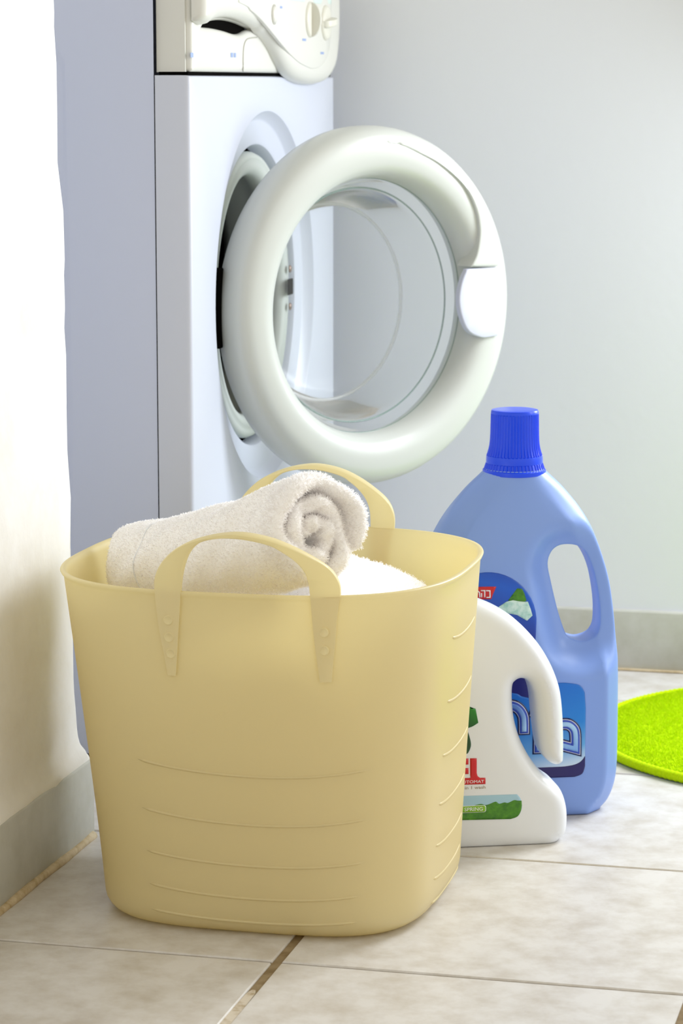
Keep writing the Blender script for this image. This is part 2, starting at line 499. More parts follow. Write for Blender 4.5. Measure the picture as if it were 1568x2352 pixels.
# paler, worn grout along the joint in front of the basket
v, f = [], []
for i, (y, wd) in enumerate([(1.735, 0.0085), (1.90, 0.0085), (1.97, 0.0085), (2.003, 0.0075), (2.012, 0.003)]):
    v += [(TX - wd / 2, y, -0.0012), (TX + wd / 2, y, -0.0012)]
    if i: f.append((2 * i - 2, 2 * i - 1, 2 * i + 1, 2 * i))
for i in range(len(v)): v.append((v[i][0], v[i][1], -0.003))
mesh('joint_filler', v, f, M['grout_light'], fl, smooth=False)

# back wall and its baseboard
tag(box('wall_back', (-1.75, 3.288, 0), (1.9, 3.42, 2.4), M['wall']), kind='structure')
tag(box('shading_ceiling', (-1.75, -0.75, 2.4), (1.9, 3.42, 2.5), M['shading_ceiling']), kind='structure')  # unseen ceiling, added to hold back ambient light from above
bb = box('baseboard_back', (-1.7, YB, 0), (1.85, 3.30, 0.0755), M['tilebase'], bevel=0.0025); tag(bb, kind='structure')
tag(box('trim_2', (-1.7, YB - 0.005, 0.0), (1.85, YB + 0.004, 0.0028), M['caulk'], bevel=0.0012), kind='structure')

# left wall: rough plaster pier whose edge leans and flares out at the foot
zs = [0.04, 0.074, 0.078, 0.082, 0.087, 0.095, 0.11, 0.13, 0.16] + list(np.arange(0.2, 1.75, 0.045)) + [2.4]
def edge_y(z): return float(np.interp(z, [0.078, 0.085, 0.10, 0.15, 0.33, 0.56, 0.72, 0.80, 2.4], [2.405, 2.4004, 2.395, 2.391, 2.387, 2.381, 2.3705, 2.366, 2.29]))
def face_x(z): return float(np.interp(z, [0.04, 0.078, 0.082, 0.087, 0.095, 0.11, 0.14, 2.4], [-0.8465, -0.8465, -0.8485, -0.851, -0.8535, -0.8555, -0.857, -0.859]))
ys = list(np.linspace(-0.7, 1.7, 8)) + list(np.arange(1.75, 2.36, 0.02))
rows = []
wr = np.random.default_rng(3)
for z in zs:
    ye, xf, rr = edge_y(z), face_x(z), 0.006
    row = [(xf, y * 1.0, z) for y in ys if y < ye - rr - 0.004]
    while len(row) < len(ys): row.append((xf, ye - rr - 0.002 * (len(ys) - len(row)), z))
    for k in range(6):
        a = R(90 * k / 5); row.append((xf - rr + rr * math.cos(a), ye - rr + rr * math.sin(a), z))
    for xx in np.linspace(xf - 0.03, -1.72, 8): row.append((xx, ye, z))
    jit = wr.normal(0, 0.0007, len(row))
    row = [(p[0] + j, p[1] + j * 0.8, p[2]) for p, j in zip(row, jit)]
    rows.append(row)
v = [p for r_ in rows for p in r_]; n = len(rows[0]); f = []
for i in range(len(rows) - 1):
    for j in range(n - 1): f.append((i * n + j, i * n + j + 1, (i + 1) * n + j + 1, (i + 1) * n + j))
base = len(v)
for r_ in rows: v += [(-1.72, -0.7, r_[0][2])]
for i in range(len(rows) - 1):
    f.append((base + i, i * n, (i + 1) * n, base + i + 1)); f.append((i * n + n - 1, base + i, base + i + 1, (i + 1) * n + n - 1))
f.append(tuple(range(n)) + (base,)); f.append(tuple((len(rows) - 1) * n + j for j in range(n))[::-1] + (base + len(rows) - 1,))
wl = mesh('wall_left', v, f, M['plaster'], fix=True, auto=60); tag(wl, kind='structure')
bl = box('baseboard_left', (-1.68, -0.68, 0), (XW, 2.408, 0.0775), M['tilebase'], bevel=0.002); tag(bl, kind='structure')
v, f = tube([(XW + 0.0005, y, 0.0015 + 0.0006 * math.sin(y * 37) ) for y in np.arange(-0.6, 2.42, 0.03)], [0.0046 + 0.0006 * math.sin(i * 1.7) for i in range(len(np.arange(-0.6, 2.42, 0.03)))], 8)
tag(mesh('trim_1', v, f, M['caulk']), kind='structure')

# ================================================================== WASHING MACHINE
WX, Y0, Y1, ZS, ZT = -0.808, 2.62, 3.214, 0.7305, 0.85
HC = (2.9115, 0.4870)                     # centre of the porthole (y, z)
wm = empty('washing_machine', (-1.08, 2.917, 0), 'white front loading washing machine with its round door open by the grey back wall', 'washing machine')

def ring_rect(circle_fn, y0, z0, y1, z1, c, n=128):
    """matching angles on an inner loop and a rectangle"""
    angs = sorted(set([2 * math.pi * k / n for k in range(n)] + [math.atan2(z - c[1], y - c[0]) % (2 * math.pi) for y in (y0, y1) for z in (z0, z1)]))
    rect = []
    for a in angs:
        dx, dz = math.cos(a), math.sin(a); ts = []
        if dx > 1e-9: ts.append((y1 - c[0]) / dx)
        if dx < -1e-9: ts.append((y0 - c[0]) / dx)
        if dz > 1e-9: ts.append((z1 - c[1]) / dz)
        if dz < -1e-9: ts.append((z0 - c[1]) / dz)
        t = min(q for q in ts if q > 0); rect.append((c[0] + dx * t, c[1] + dz * t))
    return angs, rect

# front panel with a dished round recess, wrapped a little round the sides
b = 0.006
loops = []
recess = [(0.166, 0.034), (0.1665, 0.018), (0.168, 0.0145), (0.171, 0.013), (0.1935, 0.013), (0.1965, 0.0115), (0.2025, 0.003), (0.2045, 0.0006), (0.207, 0.0)]
z0p, z1p = 0.03, ZS - 0.001
angs, rect = ring_rect(None, Y0 + b, z0p + b * 0.4, Y1 - b, z1p - b * 0.4, HC)
for r_, dpt in recess: loops.append([(WX - dpt, HC[0] + r_ * math.cos(a), HC[1] + r_ * math.sin(a)) for a in angs])
for k in range(5):
    q = R(90 * k / 4); s = math.sin(q); c_ = b * (1 - math.cos(q))
    def out(p):
        y, z = p; yy = y - b * s if y < HC[0] and abs(y - (Y0 + b)) < 1e-6 else (y + b * s if abs(y - (Y1 - b)) < 1e-6 else y)
        zz = z - b * 0.4 * s if abs(z - (z0p + b * 0.4)) < 1e-6 else (z + b * 0.4 * s if abs(z - (z1p - b * 0.4)) < 1e-6 else z)
        return yy, zz
    loops.append([(WX - c_, *out(p)) for p in rect])
loops.append([(WX - 0.0365, p[1], p[2]) for p in loops[-1]])
n = len(angs); v = [p for l in loops for p in l]; f = []
for i in range(len(loops) - 1):
    for j in range(n): f.append((i * n + j, (i + 1) * n + j, (i + 1) * n + (j + 1) % n, i * n + (j + 1) % n))
fp = mesh('front_panel', v, f, M['white_paint'], wm, fix=True, auto=35)

# cabinet: open fronted shell; near side carries a pressed rectangle
XB, XF = -1.37, WX - 0.038
ic = ((XB + XF) / 2 - 0.02, 0.42)
inner = rounded_rect(XB + 0.05, 0.07, -0.9415, 0.772, 0.035, 8)
angs2, rect2 = ring_rect(None, XB, 0.025, XF, ZT, ic, 96)
def ray_poly(a, poly, c):
    d_ = np.array([math.cos(a), math.sin(a)]); best = None
    for p, q in zip(poly, np.roll(poly, -1, 0)):
        e = q - p; den = d_[0] * e[1] - d_[1] * e[0]
        if abs(den) < 1e-12: continue
        w_ = p - np.array(c); t = (w_[0] * e[1] - w_[1] * e[0]) / den; s = (w_[0] * d_[1] - w_[1] * d_[0]) / den
        if t > 0 and -1e-6 <= s <= 1 + 1e-6 and (best is None or t > best): best = t
    return best
def scaled(off): return [(ic[0] + (ray_poly(a, inner, ic) + off) * math.cos(a), ic[1] + (ray_poly(a, inner, ic) + off) * math.sin(a)) for a in angs2]
loops = [(scaled(-0.30 if False else -0.01), 0.004), (scaled(-0.006), 0.0038), (scaled(-0.002), 0.0026), (scaled(0.002), 0.0006), (scaled(0.005), 0.0), (rect2, 0.0)]
v, f = [], []; n = len(angs2)
for l, dpt in loops: v += [(p[0], Y0 + 0.0012 + dpt, p[1]) for p in l]
for i in range(len(loops) - 1):
    for j in range(n): f.append((i * n + j, (i + 1) * n + j, (i + 1) * n + (j + 1) % n, i * n + (j + 1) % n))
f.append(tuple(range(n)))
ya, yb = Y0 + 0.0012, Y1
k = len(v)
v += [(XB, ya, 0.025), (XF, ya, 0.025), (XF, ya, ZT), (XB, ya, ZT), (XB, yb, 0.025), (XF, yb, 0.025), (XF, yb, ZT), (XB, yb, ZT)]
f += [(k, k + 4, k + 7, k + 3), (k + 4, k + 5, k + 6, k + 7), (k, k + 1, k + 5, k + 4), (k + 3, k + 7, k + 6, k + 2)]
mesh('cabinet', v, f, M['cab_paint_shaded'], wm, auto=20)
for (fx, fy) in ((XF - 0.03, Y0 + 0.06), (XF - 0.03, Y1 - 0.06), (XB + 0.05, Y0 + 0.06), (XB + 0.05, Y1 - 0.06)):
    lathe('foot', [(0.0, 0), (0.02, 0), (0.022, 0.004), (0.014, 0.008), (0.010, 0.026)], M['dark'], wm, frame((fx, fy, 0), (1, 0, 0), (0, 1, 0), (0, 0, 1)), 20)

fx_ = frame((WX, HC[0], HC[1]), (0, 1, 0), (0, 0, 1), (1, 0, 0))     # local z points out of the front
lathe('door_gasket', [(0.160, -0.06), (0.160, -0.024), (0.1575, -0.019), (0.152, -0.0175), (0.149, -0.0195), (0.147, -0.0175), (0.140, -0.0185), (0.1355, -0.022), (0.1335, -0.028), (0.134, -0.036), (0.142, -0.046), (0.150, -0.06), (0.152, -0.085), (0.17, -0.10), (0.205, -0.10), (0.205, -0.06)], M['gasket'], wm, fx_, 96, close=True)
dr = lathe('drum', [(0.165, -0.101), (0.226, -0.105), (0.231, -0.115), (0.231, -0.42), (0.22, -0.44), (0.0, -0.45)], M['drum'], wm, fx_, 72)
lathe('gasket_gap_shade', [(0.168, -0.033), (0.21, -0.034), (0.215, -0.06), (0.215, -0.1005)], M['dark'], wm, fx_, 64)  # black sleeve that puts shade into the gap round the gasket
for dz in (0.0215, -0.0225):
    lathe('latch_screw', [(0.0, 0.0012), (0.003, 0.0012), (0.0042, 0.0004), (0.0045, -0.001)], M['steel'], wm, frame((WX - 0.013, 3.055, HC[1] + dz - 0.001), (0, 1, 0), (0, 0, 1), (1, 0, 0)), 16)
box('latch_slot', (WX - 0.0145, 3.0465, HC[1] - 0.0098), (WX - 0.0124, 3.0655, HC[1] + 0.0088), M['dark'], wm, bevel=0.0006, seg=1)
hg = box('hinge', (WX - 0.0135, 2.7315, HC[1] - 0.043), (WX - 0.003, 2.748, HC[1] + 0.042), M['dark'], wm, bevel=0.002)

# control panel -----------------------------------------------------
pf = frame((WX, 0, 0), (0, 1, 0), (0, 0, 1), (1, 0, 0))               # local x = y, y = z, z = out
slot = np.array([0.018, 0.0]) + smooth_curve([(2.652, 0.7783), (2.672, 0.7825), (2.70, 0.7856), (2.735, 0.7868), (2.77, 0.7858), (2.80, 0.7835), (2.834, 0.7795), (2.818, 0.7772), (2.80, 0.7742), (2.775, 0.7732), (2.73, 0.7762), (2.69, 0.7778)], 4)
cp_ol = rounded_rect(Y0 + 0.010, 0.7326, Y1 - 0.002, 0.85, 0.004, 3)
cp = plate('control_panel', cp_ol, M['ivory'], wm, pf, 0.0, -0.007, 0.006, holes=[slot], step=0.02, rs=0.012)
box('drawer_recess_shade', (WX - 0.0365, 2.64, 0.765), (WX - 0.0072, 2.845, 0.80), M['dark'], cp)  # black block behind the slot; the recess shade is its colour
box('panel_end_cap', (WX - 0.0365, Y0 + 0.0065, 0.7326), (WX - 0.0065, Y0 + 0.0105, 0.85), M['ivory'], cp)
box('panel_gap_shade', (WX - 0.034, Y0 + 0.006, ZS - 0.0006), (WX - 0.0035, Y1 - 0.006, 0.7330), M['dark'], wm)  # dark strip standing in for shade in the gap below the panel
con = np.array([(2.628, 0.7835), (2.650, 0.7800), (2.672, 0.7845), (2.70, 0.7876), (2.735, 0.7888), (2.77, 0.7878), (2.80, 0.7855), (2.835, 0.7815), (2.872, 0.7745), (2.905, 0.7630), (2.932, 0.7490), (2.958, 0.7370), (2.99, 0.7290), (3.03, 0.7245), (3.074, 0.7230), (3.115, 0.7240), (3.155, 0.7290), (3.185, 0.7420), (3.2, 0.7600), (3.208, 0.785), (3.209, 0.82), (3.206, 0.85), (2.9, 0.85), (2.628, 0.85)])
con = np.vstack([smooth_curve(con[:21], 4, False), con[21:]])
con[:, 0] -= 0.020 * np.clip((con[:, 0] - 2.628) / 0.58, 0, 1) ** 5; con[:, 1] = np.where(con[:, 1] < 0.78, con[:, 1] - 0.0025, con[:, 1])
ol = resample(con, 0.006); V, T = fill2d(ol, (), 0.012, (0.0012, 0.004, 0.008, 0.014))
d_ = dist(V, ol, ol[:, 1] < 0.849)
hgt = 0.003 + 0.0135 * prof(d_, 0.016)
solid('console', V, T, hgt, np.full(len(V), 0.0), M['ivory'], cp, pf, auto=60)
cr = np.vstack([smooth_curve([(2.76, 0.8045), (2.80, 0.8005), (2.8416, 0.7930), (2.88, 0.7833), (2.915, 0.7735), (2.9485, 0.7640), (2.985, 0.7545), (3.0243, 0.7465), (3.06, 0.7420), (3.0938, 0.7398), (3.135, 0.7435), (3.168, 0.756), (3.1836, 0.7792), (3.188, 0.8204)], 4, False), [(3.188, 0.8485), (2.76, 0.8485)]])
cr[:, 0] = 2.76 + (cr[:, 0] - 2.76) * 0.918 - 0.02; cr[:, 1] = np.where(cr[:, 1] < 0.8, cr[:, 1] - 0.0015, cr[:, 1])
plate('dial_plate', cr, M['ivory'], cp, pf, 0.0176, 0.014, 0.0012, step=0.02, rs=0.008)
plate('display_strip', [(2.86, 0.8128), (3.005, 0.8126), (3.015, 0.819), (3.04, 0.819), (3.05, 0.8126), (3.08, 0.8124), (3.09, 0.819), (3.11, 0.819), (3.118, 0.8122), (3.130, 0.8122), (3.130, 0.848), (2.86, 0.848)], M['strip'], cp, pf, 0.0181, 0.0165, 0.0006, step=0.03, rs=0.01)
kf = lambda y, z: frame((WX + 0.0176, y, z), (0, 1, 0), (0, 0, 1), (1, 0, 0))
def dome(r, h): return [(0.0, h)] + [(r * math.sin(R(a)), h * math.cos(R(a))) for a in (25, 50, 70, 85, 90)] + [(r, -0.002)]
bt = lathe('push_button', dome(0.0096, 0.0045), M['ivory'], cp, kf(2.876, 0.7955), 32)
lathe('button_collar', [(0.0098, -0.001), (0.0098, 0.0006), (0.0109, 0.0006), (0.0109, -0.001)], M['seam'], cp, kf(2.876, 0.7955), 32, close=True)
def knob(y, z, rot):
    kb = lathe('program_knob', [(0.0, 0.0035), (0.0165, 0.0035), (0.0195, 0.0028), (0.0205, 0.0), (0.0205, -0.002)], M['knobside'], cp, kf(y, z), 40)
    arc = [(0.0195 * math.cos(R(t)), 0.0115 * math.sin(R(t)) + 0.002) for t in range(0, 181, 12)]
    q = kf(y, z) @ Matrix.Rotation(rot, 4, 'Z') @ frame((0, 0, 0), (1, 0, 0), (0, 0, 1), (0, -1, 0))
    plate('knob_grip', arc, M['knobside'], kb, q, 0.004, -0.004, 0.0022, step=0.01, rs=0.003)
    return kb
knob(3.030, 0.7935, R(90)); knob(3.102, 0.7915, R(8))
for (y, z, wd) in ((2.628, 0.7495, 0.010), (2.7715, 0.751, 0.009), (2.783, 0.751, 0.007)):
    plate('panel_print', rounded_rect(y - wd / 2, z - 0.0024, y + wd / 2, z + 0.0024, 0.0008, 2), M['ink'], cp, pf, 0.0004, 0.0001, 0, step=0.02, rs=0.01)
for (y, z, wd) in ((3.004, 0.7705, 0.016), (3.086, 0.7565, 0.015), (2.905, 0.804, 0.009)):
    plate('panel_print', rounded_rect(y - wd / 2, z - 0.0013, y + wd / 2, z + 0.0013, 0.0005, 2), M['ink'], cp, pf, 0.0179, 0.0174, 0, step=0.02, rs=0.01)
dl = smooth_curve([(2.8135, 0.7340), (2.8138, 0.750), (2.8165, 0.760), (2.824, 0.7665), (2.838, 0.7695), (2.868, 0.7710)], 6, False)
mesh('drawer_seam', *tube([(WX + 0.0002, p[0], p[1]) for p in dl], 0.00075, 5), M['seam'], cp)

# door --------------------------------------------------------------
A52 = R(53.6); DS = 1.029
du = Vector((math.cos(A52), math.sin(A52), 0)); dn = Vector((math.sin(A52), -math.cos(A52), 0))
DC = Vector((-0.688, 2.892, 0.4790))
df = frame(DC, du * DS, Vector((0, 0, DS)), dn)                             # local x along door, y up, z outwards
ringp = [(0.1365, -0.006), (0.1368, 0.000), (0.1380, 0.006), (0.1402, 0.0120), (0.1435, 0.0170), (0.1480, 0.0210), (0.1535, 0.0235), (0.162, 0.0246), (0.172, 0.0240), (0.1800, 0.0222), (0.1856, 0.0182), (0.1890, 0.0120), (0.1912, 0.0040), (0.192, -0.004), (0.1915, -0.014), (0.1885, -0.019), (0.182, -0.021), (0.150, -0.021), (0.139, -0.018), (0.1365, -0.012)]
door = lathe('door', ringp, M['door_plastic'], wm, df, 160, close=True)
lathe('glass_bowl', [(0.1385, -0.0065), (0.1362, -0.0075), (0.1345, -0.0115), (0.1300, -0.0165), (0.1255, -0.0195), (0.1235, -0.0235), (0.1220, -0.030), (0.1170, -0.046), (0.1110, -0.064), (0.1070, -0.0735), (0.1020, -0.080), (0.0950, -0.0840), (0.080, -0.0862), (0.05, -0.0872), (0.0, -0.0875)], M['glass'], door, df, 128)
def circ(r_, a_, t_, m_, nm):
    mesh(nm, *tube([(r_ * math.cos(2 * math.pi * k / 120), r_ * math.sin(2 * math.pi * k / 120), a_) for k in range(120)], t_, 6, closed=True), m_, door, world=df)
circ(0.1258, -0.0195, 0.0010, M['glass_edge'], 'glass_rim'); circ(0.1366, -0.0068, 0.0008, M['glass_edge'], 'glass_rim'); circ(0.1072, -0.0735, 0.0022, M['glass_pale'], 'glass_rim')
# raised crest running from the top of the ring to the handle
crest = smooth_curve([(0.006, 0.1735), (0.0242, 0.1712), (0.0514, 0.1618), (0.0782, 0.1504), (0.1048, 0.1335), (0.1196, 0.1190), (0.1307, 0.0996), (0.1352, 0.083), (0.1355, 0.0695), (0.1315, 0.0510), (0.1235, 0.0385)], 4, False)
oa = [math.atan2(0.037, 0.170) + (R(88) - math.atan2(0.037, 0.170)) * k / 14 for k in range(15)]
outer_arc = np.array([(0.1765 * math.cos(a), 0.1765 * math.sin(a)) for a in oa])
cres = np.vstack([crest, [(0.1637, 0.0372)], outer_arc[1:]])
ol = resample(cres, 0.004); V, T = fill2d(ol, (), 0.006, (0.0006, 0.002, 0.005))
ang = np.arctan2(V[:, 1], V[:, 0]); rad = np.hypot(V[:, 0], V[:, 1])
ringz = np.interp(rad, [p[0] for p in ringp[:13]], [p[1] for p in ringp[:13]])
rise = 0.0035 * np.clip((R(88) - ang) / R(45), 0.12, 1)
d_in = dist(V, ol, np.arange(len(ol)) < int(len(crest) * 0.98 * len(ol) / max(len(ol), 1)) if False else None)
blend = np.clip((0.1765 - rad) / 0.006, 0, 1)
top = np.maximum(ringz, 0.0215) * 0 + (0.0245 + rise * blend) - 0.0012 * (1 - prof(dist(V, ol), 0.002))
top = np.where(rad > 0.170, np.minimum(top, ringz + 0.0012 + rise * blend), top)
solid('handle_cover', V, T, top, np.full(len(V), 0.004), M['door_plastic'], door, df, auto=50)
dshape = np.vstack([[(0.1178, 0.0362), (0.1637, 0.0356)], smooth_curve([(0.1637, 0.0356), (0.1672, 0.016), (0.1675, -0.0015), (0.1665, -0.018), (0.1633, -0.0393)], 3, False)[1:], smooth_curve([(0.1500, -0.0403), (0.1392, -0.0398), (0.121, -0.0325), (0.1105, -0.0165), (0.106, 0.002), (0.1085, 0.0184), (0.1130, 0.0290)], 3, False)])
dh_ = plate('door_handle', dshape, M['lav'], door, df, 0.0282, 0.0215, 0.0016, step=0.008, rs=0.003)

tag(dh_, 'bluish white door handle plate'); tag(door, 'round white door with a clear glass bowl')

# ================================================================== LAUNDRY BASKET
bk = empty('laundry_basket', (-0.615, 2.287, 0), 'flexible cream plastic laundry basket with two loop handles standing on the floor tiles', 'basket')
BH = 0.304
def bparam(z):
    t = max(0.0, min(1.0, z / BH)) ** 1.2
    return (-0.6195 - 0.0100 * t, 2.287 + 0.002 * t, 0.1475 + 0.0292 * t, 0.149 + 0.031 * t, 3.7 - 0.8 * t)
def bpoint(z, a, off=0.0):
    cx, cy, hx, hy, n_ = bparam(z); c, s = math.cos(a), math.sin(a)
    x = (abs(c) ** (2 / n_)) * (1 if c >= 0 else -1) * (hx + off); y = (abs(s) ** (2 / n_)) * (1 if s >= 0 else -1) * (hy + off)
    return (cx + x, cy + y, z)
def b_on(z, x=None, y=None, side='front', off=0.0):
    """point on the outer wall at a given x (front/back) or y (right)"""
    cx, cy, hx, hy, n_ = bparam(z)
    if x is not None:
        r_ = min(0.999, abs((x - cx) / (hx + off))); yy = (hy + off) * (1 - r_ ** n_) ** (1 / n_)
        return (x, cy - yy if side == 'front' else cy + yy, z)
    r_ = min(0.999, abs((y - cy) / (hy + off))); xx = (hx + off) * (1 - r_ ** n_) ** (1 / n_)
    return (cx + xx, y, z)
NA = 160; th = 0.0034
aa = []
for k in range(NA):       # denser at the corners
    t = 2 * math.pi * k / NA; aa.append(t - 0.17 * math.sin(4 * t) / 1.0 * 0.0)
rows = []
for q in range(7):
    a = R(90 * q / 6); rr = 0.018
    rows.append((rr * (1 - math.cos(a)) , -rr * (1 - math.sin(a))))
outer = [(z, o) for z, o in rows] + [(z, 0.0) for z in np.linspace(0.03, BH - 0.006, 22)] + [(BH - 0.0045, 0.0006), (BH - 0.003, 0.0017), (BH - 0.001, 0.0024), (BH, 0.0018), (BH + 0.0005, 0.0002), (BH, -0.0018), (BH - 0.002, -0.0030)]
innr = [(z, -th) for z in np.linspace(BH - 0.006, 0.03, 14)] + [(0.014, -0.008), (0.006, -0.018), (0.0035, -0.03)]
v, f = [], []
for z, o in outer + innr: v += [bpoint(z, a, o) for a in aa]
n = len(outer + innr)
for i in range(n - 1):
    for j in range(NA): f.append((i * NA + j, i * NA + (j + 1) % NA, (i + 1) * NA + (j + 1) % NA, (i + 1) * NA + j))
f.append(tuple(range(NA))[::-1]); f.append(tuple((n - 1) * NA + j for j in range(NA)))
mesh('tub', v, f, M['cream'], bk, auto=70)
# loop handles
# the loops
ho = [(-0.6762, 0.2305), (-0.6785, 0.2464), (-0.6815, 0.2652), (-0.6838, 0.2878), (-0.6847, 0.3054), (-0.6827, 0.3175), (-0.6749, 0.3305), (-0.6624, 0.3419), (-0.6478, 0.3495), (-0.6311, 0.3546), (-0.6146, 0.3572), (-0.6005, 0.357), (-0.5821, 0.3535), (-0.5657, 0.3472), (-0.5497, 0.3385), (-0.536, 0.3285), (-0.5293, 0.3173), (-0.5281, 0.3056), (-0.5308, 0.2877), (-0.5328, 0.2653), (-0.5348, 0.2465), (-0.5363, 0.2306)]
hi_ = [(-0.6692, 0.2305), (-0.6674, 0.2464), (-0.6655, 0.2655), (-0.663, 0.2885), (-0.6612, 0.3065), (-0.6592, 0.3185), (-0.6557, 0.3302), (-0.6508, 0.3397), (-0.6434, 0.3467), (-0.6335, 0.3508), (-0.6196, 0.3529), (-0.6007, 0.3522), (-0.5823, 0.3482), (-0.5728, 0.3431), (-0.5638, 0.3364), (-0.557, 0.3286), (-0.5528, 0.3185), (-0.5518, 0.3045), (-0.5508, 0.2867), (-0.5492, 0.2644), (-0.5474, 0.2458), (-0.5456, 0.2304)]
O_, I_ = smooth_curve(ho, 5, False), smooth_curve(hi_, 5, False)
def handle(side):
    sg = -1 if side == 'front' else 1
    v, f = [], []
    n_ = len(O_)
    for i in range(n_):
        zc_ = (O_[i][1] + I_[i][1]) / 2
        t = max(0, min(1, (zc_ - BH) / 0.05))
        hw = 0.0021 + 0.0052 * (t ** 1.3)                                    # half depth grows toward the top of the arch
        ring = []
        for (p, e) in ((O_[i], 1), (I_[i], -1)):
            x, z = p
            if side == 'back': x -= 0.033; z = z + max(0.0, z - BH) * 0.08
            if z <= BH: y = b_on(z, x, side=side)[1]
            else:
                y0 = b_on(BH, x, side=side)[1]; y = y0 + sg * 0.10 * (z - BH) * (1 if side == 'front' else 0.3)
            ring.append((x, y, z))
        (xo, yo, zo), (xi, yi, zi) = ring
        cx_, cz_ = (xo + xi) / 2, (zo + zi) / 2
        wq = 0.0012
        lx, lz = xo - xi, zo - zi; ll = math.hypot(lx, lz); lx, lz = lx / ll, lz / ll
        d0 = sg * (hw - 0.0012)
        for (bx, by, bz, sx, sy) in ((xo, yo, zo, -wq, 1), (xo, yo, zo, 0, 0.75), (xo, yo, zo, 0, -0.75), (xo, yo, zo, -wq, -1), (xi, yi, zi, wq, -1), (xi, yi, zi, 0, -0.75), (xi, yi, zi, 0, 0.75), (xi, yi, zi, wq, 1)):
            v.append((bx + lx * sx, by + d0 + sy * hw * sg * 1.0, bz + lz * sx))
    for i in range(n_ - 1):
        for j in range(8): f.append((i * 8 + j, i * 8 + (j + 1) % 8, (i + 1) * 8 + (j + 1) % 8, (i + 1) * 8 + j))
    f.append(tuple(range(8))); f.append(tuple((n_ - 1) * 8 + j for j in range(8))[::-1])
    h = mesh('handle', v, f, M['cream_handle'], bk, fix=True, auto=50)
    if side == 'front':
        for (x, z) in ((-0.6735, 0.2790), (-0.6735, 0.2640), (-0.6725, 0.2500), (-0.5415, 0.2735), (-0.5415, 0.2580)):
            p = b_on(z, x, side='front')
            lathe('moulding_mark', [(0.0, 0.0004), (0.0030, 0.0004), (0.0034, 0.0008), (0.0039, 0.0008), (0.0043, 0.0)], M['cream_handle'], h, frame((p[0], p[1] - 0.0032, p[2]), (1, 0, 0), (0, 0, 1), (0, -1, 0)), 20)
    return h
handle('front'); handle('back')
# grip ribs
def foot_in(z): return -0.018 * (1 - math.sin(math.acos(max(-1, 1 - z / 0.018)))) if z < 0.018 else 0.0
for (z, xa, xb, bow) in ((0.1445, -0.7105, -0.5065, 0.0085), (0.1012, -0.7080, -0.5085, 0.0082), (0.0643, -0.7055, -0.5115, 0.0068), (0.0349, -0.7040, -0.5165, 0.0062), (0.0134, -0.7030, -0.5190, 0.0045)):
    pts = []
    for k in np.linspace(-1, 1, 24):
        zz = z + bow * k * k; pts.append(b_on(zz, (xa + xb) / 2 + (xb - xa) / 2 * k, side='front', off=foot_in(zz) - 0.0005))
    mesh('rib', *tube(pts, [0.0004] + [0.0014] * 22 + [0.0004], 6), M['cream'], bk)
for (z, ya_, yb_) in ((0.2490, 2.238, 2.34), (0.1925, 2.2365, 2.35), (0.1450, 2.233, 2.35), (0.1015, 2.232, 2.35), (0.0645, 2.230, 2.35), (0.0350, 2.229, 2.35), (0.0135, 2.228, 2.35)):
    pts = []
    for k in np.linspace(-1, 1, 16):
        zz = z - 0.002 + 0.0045 * k * k - 0.0025; pts.append(b_on(zz, y=(ya_ + yb_) / 2 + (yb_ - ya_) / 2 * k, off=foot_in(zz) - 0.0005))
    mesh('rib', *tube(pts, [0.0004] + [0.0015] * 14 + [0.0004], 6), M['cream'], bk)

# ================================================================== TOWELS
def frame_axis(A, B):
    ax = (Vector(B) - Vector(A)); L = ax.length; ax.normalize()
    side = ax.cross(Vector((0, 0, 1))).normalized(); up = side.cross(ax)
    return ax, side, up, L
TA, TB = Vector((-0.5590, 2.166, 0.3480)), Vector((-0.768, 2.312, 0.2760))
ax, sd, up, TL = frame_axis(TA, TB)
turns, r_in, r_out = 2.55, 0.0065, 0.0465
pitch = (r_out - r_in) / turns; hh = pitch * 0.39
NS, NAx = 170, 34
tw = bpy.data.meshes.new('rolled_towel')
def roll_pt(s, a, h_):
    th_ = R(200) - 2 * math.pi * turns * (1 - s)
    r_ = r_in + (r_out - r_in) * s + h_
    k = a / TL
    outerw = max(0.0, (s - 0.62) / 0.38)
    r_ *= 1 - 0.10 * k + 0.03 * math.sin(2 * th_ + 1.0 + 3 * k) + 0.02 * math.sin(5 * th_ + 9 * k) * min(1, s * 2)
    if outerw > 0: r_ += outerw * (0.0035 * max(0, math.sin(th_ - R(25))) + 0.002) * (1 - 0.7 * k)
    r_ += 0.0012 * math.sin(17 * k + 3 * th_) + 0.0009 * math.sin(31 * k + 7 * th_)
    adv = a - 0.005 * max(0, min(1, (s - 0.55) / 0.3)) * max(0, 1 - a / 0.03) + 0.004 * math.sin(3 * th_ + s * 9) * max(0, 1 - a / 0.03)
    p = TA + ax * adv + sd * (-math.cos(th_) * r_ * 0.93) + up * (math.sin(th_) * r_ * 1.04)
    sag = 0.006 * math.sin(math.pi * min(1, k * 1.0)) 
    p.z -= sag
    return p
sect = []
cap_n = 5
for i in range(NAx + 1): sect.append((hh + TL_ * 0 if False else hh + (TL - 2 * hh) * i / NAx, 1, 0.0)) if False else None
sec = []
for i in range(NAx + 1): sec.append((hh + (TL - 2 * hh) * i / NAx, hh))
for q in range(1, cap_n): a_ = R(180 * q / cap_n); sec.append((TL - hh + hh * math.sin(a_), hh * math.cos(a_)))
for i in range(NAx + 1): sec.append((TL - hh - (TL - 2 * hh) * i / NAx, -hh))
for q in range(1, cap_n): a_ = R(180 * q / cap_n); sec.append((hh - hh * math.sin(a_), -hh * math.cos(a_)))
nsq = len(sec); v, f, wgt, wend = [], [], [], []
